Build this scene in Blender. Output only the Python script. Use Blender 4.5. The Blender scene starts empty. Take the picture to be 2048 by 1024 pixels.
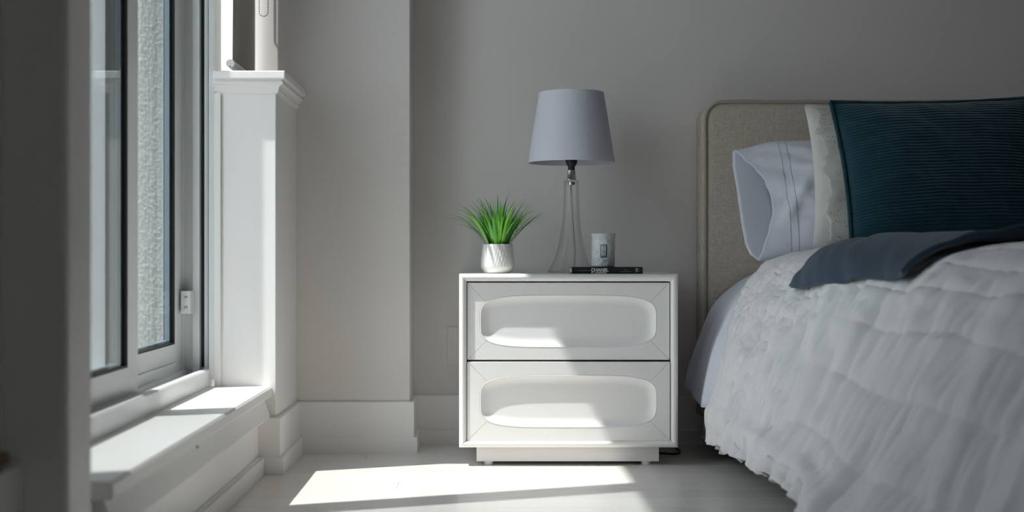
import bpy, bmesh, math, random
from mathutils import Vector, Matrix, noise

# ------------------------------------------------------------------ camera, sky, sun, exposure
S = bpy.context.scene
COL = S.collection
cam_d = bpy.data.cameras.new('camera')
cam = bpy.data.objects.new('camera', cam_d)
COL.objects.link(cam)
cam.location = (0.0, 0.0, 0.576)
cam.rotation_euler = (math.pi / 2, 0, 0)
cam_d.sensor_width = 36.0
cam_d.lens = 2656 / 2048 * 36.0
cam_d.shift_x = (1024 - 975) / 2048
cam_d.shift_y = 0.0
cam_d.clip_start = 0.02
cam_d.dof.use_dof = True
cam_d.dof.focus_distance = 3.72
cam_d.dof.aperture_fstop = 2.6
S.camera = cam

W = bpy.data.worlds.new('sky')
S.world = W
W.use_nodes = True
bg = W.node_tree.nodes['Background']
bg.inputs['Color'].default_value = (0.87, 0.92, 1.0, 1)
bg.inputs['Strength'].default_value = 2.45

sun_d = bpy.data.lights.new('sun', 'SUN')
sun_d.energy = 6.3
sun_d.angle = 0.012
sun_d.color = (1.0, 0.955, 0.925)
sun = bpy.data.objects.new('sun', sun_d)
COL.objects.link(sun)
SUN = Vector((0.50, 0.183, -1.0)).normalized()
sun.rotation_euler = SUN.to_track_quat('-Z', 'Y').to_euler()
sun.location = (-4, -1, 8)

S.view_settings.view_transform = 'Standard'
S.view_settings.look = 'None'
S.view_settings.exposure = 0.58
S.view_settings.gamma = 1.0
S.view_settings.use_curve_mapping = False
S.cycles.max_bounces = 14
S.cycles.diffuse_bounces = 8
S.cycles.transparent_max_bounces = 24
S.cycles.caustics_reflective = False
S.cycles.caustics_refractive = False
S.cycles.sample_clamp_indirect = 6.0
S.cycles.use_denoising = True

RND = random.Random(7)

# ------------------------------------------------------------------ materials
def srgb(r, g, b):
    f = lambda c: ((c / 255 + 0.055) / 1.055) ** 2.4 if c > 10.3 else c / 255 / 12.92
    return (f(r), f(g), f(b), 1.0)

def mat(name, col, rough=0.5, spec=0.5, metal=0.0, var=0.0, vscale=8.0, bump=0.0, bscale=60.0, stretch=(1, 1, 1), sheen=0.0, bdist=0.004, detail=4.0):
    m = bpy.data.materials.new(name)
    m.use_nodes = True
    nt = m.node_tree
    b = nt.nodes['Principled BSDF']
    b.inputs['Roughness'].default_value = rough
    b.inputs['Specular IOR Level'].default_value = spec
    b.inputs['Metallic'].default_value = metal
    if sheen:
        b.inputs['Sheen Weight'].default_value = sheen
    tc = nt.nodes.new('ShaderNodeTexCoord')
    mp = nt.nodes.new('ShaderNodeMapping')
    mp.inputs['Scale'].default_value = stretch
    nt.links.new(tc.outputs['Object'], mp.inputs['Vector'])
    n = nt.nodes.new('ShaderNodeTexNoise')
    n.inputs['Scale'].default_value = vscale
    n.inputs['Detail'].default_value = detail
    nt.links.new(mp.outputs['Vector'], n.inputs['Vector'])
    mx = nt.nodes.new('ShaderNodeMix')
    mx.data_type = 'RGBA'
    c = Vector(col[:3])
    mx.inputs['A'].default_value = (*(c * (1 - var)), 1)
    mx.inputs['B'].default_value = (*[min(1, x * (1 + var)) for x in c], 1)
    nt.links.new(n.outputs['Fac'], mx.inputs['Factor'])
    nt.links.new(mx.outputs['Result'], b.inputs['Base Color'])
    if bump:
        n2 = nt.nodes.new('ShaderNodeTexNoise')
        n2.inputs['Scale'].default_value = bscale
        n2.inputs['Detail'].default_value = detail
        nt.links.new(mp.outputs['Vector'], n2.inputs['Vector'])
        bp = nt.nodes.new('ShaderNodeBump')
        bp.inputs['Strength'].default_value = bump
        bp.inputs['Distance'].default_value = bdist
        nt.links.new(n2.outputs['Fac'], bp.inputs['Height'])
        nt.links.new(bp.outputs['Normal'], b.inputs['Normal'])
    return m

def glass_mat(name, tint, gloss=0.04, ior=1.45, edge=None):
    """thin clear pane: passes light straight through, mirrors by Fresnel"""
    m = bpy.data.materials.new(name)
    m.use_nodes = True
    nt = m.node_tree
    for n in list(nt.nodes):
        nt.nodes.remove(n)
    out = nt.nodes.new('ShaderNodeOutputMaterial')
    tr = nt.nodes.new('ShaderNodeBsdfTransparent')
    tr.inputs['Color'].default_value = tint
    gl = nt.nodes.new('ShaderNodeBsdfGlossy')
    gl.inputs['Roughness'].default_value = gloss
    gl.inputs['Color'].default_value = (0.95, 0.97, 0.97, 1)
    fr = nt.nodes.new('ShaderNodeFresnel')
    ge = nt.nodes.new('ShaderNodeNewGeometry')      # same Fresnel on the way in and on the way out
    im = nt.nodes.new('ShaderNodeMapRange')
    im.inputs['To Min'].default_value = ior
    im.inputs['To Max'].default_value = 1.0 / ior
    nt.links.new(ge.outputs['Backfacing'], im.inputs['Value'])
    nt.links.new(im.outputs['Result'], fr.inputs['IOR'])
    mx = nt.nodes.new('ShaderNodeMixShader')
    nt.links.new(fr.outputs['Fac'], mx.inputs['Fac'])
    nt.links.new(tr.outputs['BSDF'], mx.inputs[1])
    nt.links.new(gl.outputs['BSDF'], mx.inputs[2])
    nt.links.new(mx.outputs['Shader'], out.inputs['Surface'])
    if edge:   # darker tint at grazing view stands in for refracted edge lines
        lw = nt.nodes.new('ShaderNodeLayerWeight')
        lw.inputs['Blend'].default_value = 0.35
        cm = nt.nodes.new('ShaderNodeMix')
        cm.data_type = 'RGBA'
        cm.inputs['A'].default_value = tint
        cm.inputs['B'].default_value = edge
        nt.links.new(lw.outputs['Facing'], cm.inputs['Factor'])
        nt.links.new(cm.outputs['Result'], tr.inputs['Color'])
    return m

def weave_mat(name, c1, c2, scale, rough=0.9, bump=0.3):
    """crossed thread weave: two stretched noises"""
    m = bpy.data.materials.new(name)
    m.use_nodes = True
    nt = m.node_tree
    b = nt.nodes['Principled BSDF']
    b.inputs['Roughness'].default_value = rough
    b.inputs['Specular IOR Level'].default_value = 0.15
    tc = nt.nodes.new('ShaderNodeTexCoord')
    ns = []
    for st in ((0.08, 0.08, 1.0), (1.0, 0.08, 0.08)):
        mp = nt.nodes.new('ShaderNodeMapping')
        mp.inputs['Scale'].default_value = st
        nt.links.new(tc.outputs['Object'], mp.inputs['Vector'])
        n = nt.nodes.new('ShaderNodeTexNoise')
        n.inputs['Scale'].default_value = scale
        n.inputs['Detail'].default_value = 3
        nt.links.new(mp.outputs['Vector'], n.inputs['Vector'])
        ns.append(n)
    mul = nt.nodes.new('ShaderNodeMath')
    mul.operation = 'ADD'
    nt.links.new(ns[0].outputs['Fac'], mul.inputs[0])
    nt.links.new(ns[1].outputs['Fac'], mul.inputs[1])
    half = nt.nodes.new('ShaderNodeMapRange')
    half.inputs['From Min'].default_value = 0.7
    half.inputs['From Max'].default_value = 1.3
    nt.links.new(mul.outputs[0], half.inputs['Value'])
    mx = nt.nodes.new('ShaderNodeMix')
    mx.data_type = 'RGBA'
    mx.inputs['A'].default_value = c1
    mx.inputs['B'].default_value = c2
    nt.links.new(half.outputs['Result'], mx.inputs['Factor'])
    nt.links.new(mx.outputs['Result'], b.inputs['Base Color'])
    bp = nt.nodes.new('ShaderNodeBump')
    bp.inputs['Strength'].default_value = bump
    bp.inputs['Distance'].default_value = 0.001
    nt.links.new(half.outputs['Result'], bp.inputs['Height'])
    nt.links.new(bp.outputs['Normal'], b.inputs['Normal'])
    return m

M = {}
M['wall'] = mat('wall_paint', (0.745, 0.71, 0.685, 1), 0.85, 0.2, var=0.015, vscale=2, bump=0.06, bscale=250, bdist=0.001)
M['trim'] = mat('white_trim_paint', (0.84, 0.82, 0.805, 1), 0.38, 0.45, var=0.02, vscale=5, bump=0.03, bscale=40, bdist=0.002)
M['ceiling'] = mat('ceiling_paint', (0.70, 0.69, 0.67, 1), 0.9, 0.2)
M['floor_base'] = mat('floor_gap', (0.16, 0.14, 0.125, 1), 0.9)
M['planks'] = [mat('whitewashed_plank_%s' % k, c, 0.26, 0.5, var=0.05, vscale=5, stretch=(0.35, 5, 5), bump=0.05, bscale=30, bdist=0.001)
               for k, c in (('pale', (0.76, 0.725, 0.70, 1)), ('warm', (0.74, 0.70, 0.67, 1)), ('ash', (0.77, 0.74, 0.715, 1)))]
M['vinyl'] = mat('white_vinyl', (0.76, 0.775, 0.775, 1), 0.32, 0.5, var=0.02, vscale=12)
M['vinyl_dirty'] = mat('weathered_vinyl', (0.50, 0.53, 0.53, 1), 0.4, 0.4, var=0.15, vscale=30)
M['alu'] = mat('grey_aluminium', (0.34, 0.37, 0.38, 1), 0.35, 0.5, metal=0.3, var=0.05)
M['gasket'] = mat('black_rubber', (0.02, 0.022, 0.024, 1), 0.55, 0.3)
M['groove'] = mat('dark_track', (0.05, 0.055, 0.055, 1), 0.6, 0.3, var=0.2, vscale=30)
M['spacer'] = mat('spacer_metal', (0.16, 0.22, 0.26, 1), 0.4, 0.5, var=0.05)
M['steel'] = mat('steel', (0.5, 0.5, 0.5, 1), 0.25, 0.5, metal=1.0)
M['chain'] = mat('dark_bead_metal', (0.10, 0.10, 0.105, 1), 0.3, 0.5, metal=0.8)
M['brownwall'] = mat('light_dimming_brown_wall', (0.13, 0.09, 0.065, 1), 0.7, 0.3, var=0.15, vscale=4, stretch=(1, 1, 0.1))  # unseen right wall, coloured dark brown to dim that side of the room
M['glass'] = glass_mat('window_glass', (0.93, 0.945, 0.94, 1), ior=1.22)
M['glass_tint'] = glass_mat('tinted_window_glass', (0.79, 0.81, 0.81, 1), ior=1.28)
M['blind'] = mat('blind_fabric', (0.46, 0.44, 0.415, 1), 0.9, 0.1, bump=0.1, bscale=400, bdist=0.0005)
M['stucco'] = mat('stucco', (0.27, 0.275, 0.267, 1), 0.95, 0.1, var=0.25, vscale=70, bump=0.5, bscale=220, bdist=0.004, detail=6)
M['concrete'] = mat('ground_concrete', (0.35, 0.35, 0.34, 1), 0.9, 0.1, var=0.1)
M['lacquer'] = mat('white_lacquer', (0.84, 0.83, 0.815, 1), 0.34, 0.5, var=0.006, vscale=6)
M['shade'] = mat('lampshade_fabric', (0.62, 0.63, 0.70, 1), 0.9, 0.1, bump=0.1, bscale=600, bdist=0.0004)
M['black'] = mat('black_plastic', (0.01, 0.01, 0.011, 1), 0.4, 0.5)
M['lampglass'] = glass_mat('lamp_glass', (0.985, 0.99, 0.99, 1), 0.02, 1.38, edge=(0.70, 0.73, 0.73, 1))
M['chrome'] = mat('brushed_chrome', (0.55, 0.55, 0.56, 1), 0.22, 0.5, metal=1.0)
M['cord'] = mat('clear_cord', (0.42, 0.39, 0.32, 1), 0.4, 0.5)
M['ceramic'] = mat('white_ceramic', (0.74, 0.73, 0.71, 1), 0.32, 0.5, var=0.02, vscale=20)
M['soil'] = mat('plant_core', (0.02, 0.05, 0.012, 1), 0.9)
M['leafs'] = [mat('grass_leaf_%s' % k, c, 0.42, 0.5, var=0.25, vscale=25) for k, c in
              (('bright', (0.19, 0.60, 0.03, 1)), ('mid', (0.09, 0.42, 0.03, 1)), ('deep', (0.035, 0.16, 0.03, 1)), ('sage', (0.22, 0.42, 0.15, 1)))]
M['frosted'] = mat('embossed_frosted_glass', (0.66, 0.69, 0.68, 1), 0.25, 0.6, var=0.3, vscale=110, bump=1.0, bscale=150, bdist=0.005)
M['lipglass'] = mat('pale_glass_lip', (0.56, 0.59, 0.60, 1), 0.18, 0.7, var=0.08, vscale=30)
M['label'] = mat('label_paper', (0.52, 0.53, 0.60, 1), 0.7, 0.2)
M['label_dark'] = mat('label_border', (0.03, 0.045, 0.05, 1), 0.5)
M['bookblack'] = mat('black_book_cloth', (0.008, 0.008, 0.009, 1), 0.5, 0.4)
M['paper'] = mat('book_paper', (0.6, 0.58, 0.53, 1), 0.9, 0.1)
M['ink'] = mat('white_ink', (0.72, 0.72, 0.72, 1), 0.6, 0.2)
M['inkgrey'] = mat('grey_ink', (0.30, 0.30, 0.31, 1), 0.6, 0.2)
M['linen'] = weave_mat('linen_upholstery', (0.40, 0.345, 0.29, 1), (0.66, 0.585, 0.50, 1), 700)
M['piping'] = mat('linen_piping', (0.40, 0.355, 0.30, 1), 0.95, 0.1, bump=0.3, bscale=500, bdist=0.001)
M['cotton'] = mat('white_cotton', (0.70, 0.72, 0.80, 1), 0.85, 0.15, var=0.01, bump=0.08, bscale=500, bdist=0.0006, sheen=0.1)
M['duvet'] = mat('white_crinkle_cotton', (0.74, 0.735, 0.75, 1), 0.9, 0.1, var=0.03, vscale=20, bump=0.35, bscale=110, bdist=0.004, stretch=(1.6, 2.6, 0.8), sheen=0.1)
M['skirt'] = mat('bed_skirt_linen', (0.55, 0.53, 0.50, 1), 0.9, 0.1, bump=0.15, bscale=200, bdist=0.001)
M['ivory'] = mat('ivory_cotton', (0.66, 0.645, 0.62, 1), 0.9, 0.1, var=0.03, bump=0.1, bscale=300, bdist=0.001)
M['teal'] = mat('teal_velvet', (0.005, 0.045, 0.066, 1), 0.85, 0.15, var=0.25, vscale=35, stretch=(1, 1, 4), bump=0.3, bscale=300, bdist=0.001, sheen=0.35)
M['throw'] = mat('slate_blue_wool', (0.042, 0.070, 0.105, 1), 0.95, 0.05, var=0.12, vscale=30, bump=0.3, bscale=200, bdist=0.002, sheen=0.2)
M['mattress'] = mat('mattress_ticking', (0.4, 0.4, 0.4, 1), 0.9)
M['dark_wood'] = mat('dark_bed_base', (0.03, 0.026, 0.022, 1), 0.7, 0.2)
M['brown'] = mat('brown_wood', (0.22, 0.13, 0.075, 1), 0.6, 0.3, var=0.2, vscale=15)
M['outlet'] = mat('outlet_plastic', (0.74, 0.71, 0.69, 1), 0.45, 0.4)
M['seam'] = mat('seam_thread', (0.30, 0.33, 0.38, 1), 0.9, 0.1)

# ------------------------------------------------------------------ builders
def tag(o, label=None, cat=None, group=None, kind=None):
    if label: o['label'] = label
    if cat: o['category'] = cat
    if group: o['group'] = group
    if kind: o['kind'] = kind
    return o

def empty(name, loc, label=None, cat=None, group=None, kind=None):
    o = bpy.data.objects.new(name, None)
    COL.objects.link(o)
    o.location = loc
    o.empty_display_size = 0.05
    return tag(o, label, cat, group, kind)

class MB:
    def __init__(s):
        s.v = []
        s.f = []
    def add(s, vs, fs):
        b = len(s.v)
        s.v += [tuple(p) for p in vs]
        s.f += [tuple(i + b for i in f) for f in fs]
        return s
    def box(s, x0, x1, y0, y1, z0, z1):
        vs = [(x, y, z) for z in (z0, z1) for y in (y0, y1) for x in (x0, x1)]
        return s.add(vs, [(0, 2, 3, 1), (4, 5, 7, 6), (0, 1, 5, 4), (2, 6, 7, 3), (0, 4, 6, 2), (1, 3, 7, 5)])
    def prism(s, prof, axis, a, b):
        """closed 2D profile extruded along an axis; profile pairs are the two other axes in order"""
        def mk(p, t):
            return {'x': (t, p[0], p[1]), 'y': (p[0], t, p[1]), 'z': (p[0], p[1], t)}[axis]
        n = len(prof)
        vs = [mk(p, a) for p in prof] + [mk(p, b) for p in prof]
        fs = [(i, (i + 1) % n, n + (i + 1) % n, n + i) for i in range(n)]
        fs += [tuple(range(n - 1, -1, -1)), tuple(range(n, 2 * n))]
        return s.add(vs, fs)
    def lathe(s, prof, c, seg=40, rad=None, close=False):
        """profile (r, z) about the vertical axis through c; rad(theta, z) scales"""
        n = len(prof)
        vs = []
        for k in range(seg):
            t = 2 * math.pi * k / seg
            for r, z in prof:
                q = rad(t, z) if rad else 1.0
                vs.append((c[0] + r * q * math.cos(t), c[1] + r * q * math.sin(t), c[2] + z))
        fs = []
        for k in range(seg):
            k2 = (k + 1) % seg
            for i in range(n - (0 if close else 1)):
                j = (i + 1) % n
                fs.append((k * n + i, k2 * n + i, k2 * n + j, k * n + j))
        return s.add(vs, fs)
    def tube(s, path, r, seg=8, cap=True):
        path = [Vector(p) for p in path]
        n = len(path)
        rs = r if isinstance(r, (list, tuple)) else [r] * n
        up = Vector((0, 0, 1))
        vs = []
        prev = None
        for i, p in enumerate(path):
            t = (path[min(i + 1, n - 1)] - path[max(i - 1, 0)]).normalized()
            if prev is None:
                a = t.cross(up)
                if a.length < 1e-3:
                    a = t.cross(Vector((1, 0, 0)))
            else:
                a = prev - t * prev.dot(t)
            a.normalize()
            prev = a
            b = t.cross(a)
            for k in range(seg):
                q = 2 * math.pi * k / seg
                vs.append(p + (a * math.cos(q) + b * math.sin(q)) * rs[i])
        fs = [(i * seg + k, i * seg + (k + 1) % seg, (i + 1) * seg + (k + 1) % seg, (i + 1) * seg + k) for i in range(n - 1) for k in range(seg)]
        if cap:
            fs += [tuple(range(seg)), tuple(range((n - 1) * seg + seg - 1, (n - 1) * seg - 1, -1))]
        return s.add(vs, fs)
    def grid(s, fn, nu, nv):
        vs = [fn(i / nu, j / nv) for j in range(nv + 1) for i in range(nu + 1)]
        fs = [(j * (nu + 1) + i, j * (nu + 1) + i + 1, (j + 1) * (nu + 1) + i + 1, (j + 1) * (nu + 1) + i) for j in range(nv) for i in range(nu)]
        return s.add(vs, fs)
    def build(s, name, m, parent=None, smooth=False, bevel=0.0, seg=2, solid=0.0, soff=-1.0, fix=True, ang=None):
        me = bpy.data.meshes.new(name)
        me.from_pydata(s.v, [], s.f)
        me.update()
        if fix:
            b = bmesh.new()
            b.from_mesh(me)
            bmesh.ops.recalc_face_normals(b, faces=b.faces)
            b.to_mesh(me)
            b.free()
        me.materials.append(m)
        if smooth:
            me.polygons.foreach_set('use_smooth', [True] * len(me.polygons))
            if ang:
                me.set_sharp_from_angle(angle=ang)
        o = bpy.data.objects.new(name, me)
        COL.objects.link(o)
        if parent is not None:
            o.parent = parent
            if parent.parent is None and parent.type == 'EMPTY':
                o.matrix_parent_inverse = Matrix.Translation(-Vector(parent.location))
        if solid:
            d = o.modifiers.new('thickness', 'SOLIDIFY')
            d.thickness = solid
            d.offset = soff
        if bevel:
            d = o.modifiers.new('rounded', 'BEVEL')
            d.width = bevel
            d.segments = seg
            d.limit_method = 'ANGLE'
        return o

def box(name, m, parent, x0, x1, y0, y1, z0, z1, bevel=0.0, kind=None):
    o = MB().box(x0, x1, y0, y1, z0, z1).build(name, m, parent, bevel=bevel)
    if kind: o['kind'] = kind
    return o

def lerp(a, b, t): return a + (b - a) * t
def smooth01(t):
    t = max(0.0, min(1.0, t))
    return t * t * (3 - 2 * t)
def interp(tab, x):
    if x <= tab[0][0]: return tab[0][1]
    for (a, va), (b, vb) in zip(tab, tab[1:]):
        if x <= b:
            return lerp(va, vb, smooth01((x - a) / (b - a)) * 0.5 + 0.5 * (x - a) / (b - a))
    return tab[-1][1]
def catmull(pts, n):
    """resample a polyline of tuples with Catmull-Rom into n+1 points"""
    P = [Vector(p) for p in pts]
    out = []
    k = len(P) - 1
    for i in range(n + 1):
        t = i / n * k
        j = min(int(t), k - 1)
        u = t - j
        p0, p1, p2, p3 = P[max(j - 1, 0)], P[j], P[j + 1], P[min(j + 2, k)]
        out.append(0.5 * ((2 * p1) + (p2 - p0) * u + (2 * p0 - 5 * p1 + 4 * p2 - p3) * u * u + (3 * p1 - p0 - 3 * p2 + p3) * u ** 3))
    return out
def nz(x, y, z=0.0): return noise.noise(Vector((x, y, z)))

# ------------------------------------------------------------------ room shell
CEIL = 2.75
YB = 4.08          # back wall
def structure(name, m, x0, x1, y0, y1, z0, z1, bevel=0.0):
    return box(name, m, None, x0, x1, y0, y1, z0, z1, bevel, 'structure')

structure('wall_back', M['wall'], -0.2273, 4.6, YB, YB + 0.15, 0, CEIL)
structure('wall_column', M['wall'], -0.86, -0.2273, 3.895, YB + 0.15, 0, CEIL, 0.003)
structure('wall_right', M['brownwall'], 4.6, 4.75, -2.6, YB + 0.15, 0, CEIL)
WA, WB, WC, WD = 0.0, 0.75, 1.0, 1.65      # unseen opening added in the wall behind the camera for fill light
tag(MB().box(-0.86, WA, -2.75, -2.6, 0, CEIL).box(WB, 4.75, -2.75, -2.6, 0, CEIL).box(WA, WB, -2.75, -2.6, 0, WC).box(WA, WB, -2.75, -2.6, WD, CEIL).build('wall_front', M['wall']), kind='structure')
w4 = empty('fill_window', (0.4, -2.68, WC), kind='structure')
MB().box(WA, WA + 0.05, -2.72, -2.63, WC, WD).box(WB - 0.05, WB, -2.72, -2.63, WC, WD).box(WA + 0.05, WB - 0.05, -2.72, -2.63, WC, WC + 0.05).box(WA + 0.05, WB - 0.05, -2.72, -2.63, WD - 0.05, WD).build('fill_window_frame', M['vinyl'], w4)
box('glass_pane', M['glass'], w4, WA + 0.05, WB - 0.05, -2.68, -2.676, WC + 0.05, WD - 0.05)
structure('ceiling', M['ceiling'], -0.86, 4.75, -2.75, YB + 0.15, CEIL, CEIL + 0.12)
tag(MB().prism([(-0.722, 3.52), (-0.56, 3.52), (-0.56, 3.895), (-0.86, 3.895), (-0.86, 3.60), (-0.722, 3.60)], 'z', 0, 1.042).build('wall_half_height', M['trim'], bevel=0.003), kind='structure')
structure('wall_below_window', M['trim'], -0.86, -0.605, 1.95, 3.52, 0, 0.20)
structure('wall_pier', M['trim'], -0.86, -0.58, 1.834, 1.95, 0, CEIL, 0.008)
structure('wall_above_windows', M['wall'], -0.86, -0.56, 1.95, 3.895, 2.50, CEIL)
structure('wall_left', M['wall'], -0.86, -0.58, -2.6, 1.0, 0, CEIL)
structure('wall_above_near_window', M['wall'], -0.86, -0.58, 1.0, 1.834, 2.50, CEIL)
structure('wall_below_near_window', M['trim'], -0.86, -0.64, 1.0, 1.834, 0, 0.29)

# floor: base slab with separate planks
fl = structure('floor', M['floor_base'], -0.86, 4.75, -2.75, YB + 0.15, -0.12, -0.004)
PW = 0.118
row = 0
y = YB + 0.03
while y > -2.6:
    x = -0.70 - RND.uniform(0, 1.1)
    while x < 4.6:
        L = RND.choice((1.05, 1.25, 1.45, 1.65))
        xa, xb = max(x, -0.70), min(x + L, 4.6)
        if xb - xa > 0.05:
            e, c = 0.0003, 0.0008
            a0, a1, b0, b1 = xa + e, xb - e, y - PW + e, y - e
            mb = MB()
            dz = RND.uniform(-0.0002, 0.0002)
            lo = [(a0, b0, -0.004), (a1, b0, -0.004), (a1, b1, -0.004), (a0, b1, -0.004)]
            mi = [(p[0], p[1], -0.0007 + dz) for p in lo]
            hi = [(a0 + c, b0 + c, dz), (a1 - c, b0 + c, dz), (a1 - c, b1 - c, dz), (a0 + c, b1 - c, dz)]
            mb.add(lo + mi + hi, [(8, 9, 10, 11)] + [(i, (i + 1) % 4, 4 + (i + 1) % 4, 4 + i) for i in range(4)] + [(4 + i, 4 + (i + 1) % 4, 8 + (i + 1) % 4, 8 + i) for i in range(4)])
            mb.build('plank', RND.choice(M['planks']), fl)
        x += L
    y -= PW
    row += 1

# baseboards: a tall board with a lower plinth strip
def board_profile(t1, t2, h1, h2):
    return [(0, 0), (t2, 0), (t2, h2 - 0.003), (t2 - 0.003, h2), (t1, h2 + 0.0005), (t1, h1 - 0.003), (t1 - 0.003, h1), (0, h1)]
def baseboard_x(name, x0, x1, yface, m0=0.0, m1=0.0, h1=0.150, h2=0.046):
    """runs along x on a wall facing -y; m0, m1 mitre the ends outward (+1) or inward (-1)"""
    pr = board_profile(0.012, 0.022, h1, h2)
    n = len(pr)
    vs = [(x0 - m0 * d, yface - d, z) for d, z in pr] + [(x1 + m1 * d, yface - d, z) for d, z in pr]
    fs = [(i, (i + 1) % n, n + (i + 1) % n, n + i) for i in range(n)] + [tuple(range(n)), tuple(range(2 * n - 1, n - 1, -1))]
    o = MB().add(vs, fs).build(name, M['trim'])
    return tag(o, kind='structure')
def baseboard_y(name, y0, y1, xface, m0=0.0, m1=0.0, h1=0.150, h2=0.046, t1=0.012, t2=0.022):
    """runs along y on a wall facing +x"""
    pr = board_profile(t1, t2, h1, h2)
    n = len(pr)
    vs = [(xface + d, y0 - m0 * d, z) for d, z in pr] + [(xface + d, y1 + m1 * d, z) for d, z in pr]
    fs = [(i, (i + 1) % n, n + (i + 1) % n, n + i) for i in range(n)] + [tuple(range(n)), tuple(range(2 * n - 1, n - 1, -1))]
    o = MB().add(vs, fs).build(name, M['trim'])
    return tag(o, kind='structure')

baseboard_x('baseboard_back', -0.2273, 4.6, YB, m0=-1)
baseboard_x('baseboard_column', -0.56, -0.2273, 3.895, m0=-1, m1=1)
baseboard_y('baseboard_column_return', 3.895, YB, -0.2273, m0=1, m1=-1)
baseboard_y('baseboard_half_wall', 3.52, 3.895, -0.56, m0=1, m1=-1)
baseboard_x('baseboard_half_wall_end', -0.605, -0.56, 3.52, m0=0, m1=1)
baseboard_y('baseboard_left', 1.95, 3.505, -0.605, h1=0.046, h2=0.0455, t1=0.014, t2=0.017)

# low window sill with its fascia
def sill_profile():
    return [(-0.745, 0.203), (-0.59, 0.203), (-0.574, 0.150), (-0.578, 0.143), (-0.606, 0.143), (-0.606, 0.18), (-0.745, 0.18)]
sl = empty('trim_1', (-0.65, 2.76, 0.2), kind='structure')
MB().prism([(-0.86, 0.203), (-0.576, 0.203), (-0.572, 0.207), (-0.572, 0.226), (-0.577, 0.231), (-0.86, 0.231)], 'y', 2.03, 3.52).build('sill_board', M['trim'], sl)
MB().prism([(-0.612, 0.203), (-0.590, 0.203), (-0.574, 0.152), (-0.579, 0.146), (-0.612, 0.146)], 'y', 2.04, 3.508).build('sill_moulding', M['trim'], sl)
box('nail_head', M['alu'], sl, -0.575, -0.5715, 2.62, 2.628, 0.196, 0.202)

# ledge on the half-height wall: board, bed moulding, wrapped round the free corner
lg = empty('trim_2', (-0.65, 3.7, 1.03), kind='structure')
MB().add([(-0.7215, 3.49, 1.042), (-0.532, 3.49, 1.042), (-0.532, 3.893, 1.042), (-0.7215, 3.893, 1.042),
          (-0.7215, 3.49, 1.0635), (-0.532, 3.49, 1.0635), (-0.532, 3.893, 1.0635), (-0.7215, 3.893, 1.0635)],
         [(0, 1, 2, 3), (4, 7, 6, 5), (0, 4, 5, 1), (1, 5, 6, 2), (2, 6, 7, 3), (3, 7, 4, 0)]).build('ledge_board', M['trim'], lg, bevel=0.003)
prof = [(0.0, 1.0065), (0.004, 1.0065), (0.0045, 1.010), (0.007, 1.0115)] + [(0.007 + 0.011 * (1 - math.cos(t * math.pi / 12)), 1.0115 + 0.018 * math.sin(t * math.pi / 12)) for t in range(1, 7)] + [(0.0205, 1.0305), (0.0205, 1.035), (0.017, 1.037), (0.017, 1.0425), (0.0, 1.0425)]
vs, fs, n = [], [], len(prof)
for st in range(3):
    for d, z in prof:
        vs.append([(-0.7215, 3.52 - d, z), (-0.56 + d, 3.52 - d, z), (-0.56 + d, 3.893, z)][st])
for st in range(2):
    for i in range(n):
        fs.append((st * n + i, st * n + (i + 1) % n, (st + 1) * n + (i + 1) % n, (st + 1) * n + i))
fs += [tuple(range(n)), tuple(range(3 * n - 1, 2 * n - 1, -1))]
MB().add(vs, fs).build('ledge_moulding', M['trim'], lg)
# thin corner batten on the near face of the half wall, next to the window frame
box('batten', M['trim'], lg, -0.722, -0.706, 3.512, 3.522, 0.231, 1.006, 0.001)

# ------------------------------------------------------------------ window 1: large slider with a low sill
FX = -0.734
Y0, Y1 = 1.95, 3.54
w1 = empty('window_1', (-0.8, 2.7, 0.24), kind='structure')
fr = MB().prism([(-0.86, 0.231), (FX, 0.231), (FX, 0.274), (FX - 0.004, 0.2775), (FX - 0.018, 0.2775), (FX - 0.018, 0.262), (FX - 0.062, 0.262), (FX - 0.062, 0.272), (FX - 0.074, 0.272), (FX - 0.074, 0.250), (-0.86, 0.246)], 'y', Y0, Y1).build('frame_sill', M['vinyl'], w1)
box('track_rail', M['alu'], fr, FX - 0.030, FX - 0.026, Y0, Y1 - 0.005, 0.262, 0.2745)
box('frame_head', M['vinyl'], w1, -0.86, FX, Y0, Y1, 2.49, 2.52)
# stepped jamb that faces the camera
jb = MB().prism([(-0.86, 3.60), (-0.86, 3.53), (-0.806, 3.53), (-0.806, 3.541), (-0.782, 3.541), (-0.782, 3.524), (-0.764, 3.522), (-0.764, 3.56), (-0.752, 3.56), (-0.752, 3.528), (-0.747, 3.524), (-0.742, 3.528), (-0.742, 3.532), (-0.738, 3.532), (-0.737, 3.512), (FX, 3.512), (-0.722, 3.514), (-0.722, 3.60)], 'z', 0.25, 2.49).build('frame_jamb', M['vinyl'], w1)
box('jamb_groove', M['groove'], jb, -0.7655, -0.7515, 3.545, 3.561, 0.28, 2.49)
box('jamb_groove', M['groove'], jb, -0.7415, -0.7385, 3.5305, 3.5335, 0.28, 2.49)
box('frame_jamb', M['vinyl'], w1, -0.86, FX, Y0, Y0 + 0.03, 0.25, 2.49)
dirt = box('dirty_corner', M['vinyl_dirty'], jb, -0.803, -0.784, 3.530, 3.5405, 0.262, 0.274, 0.003)

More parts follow.
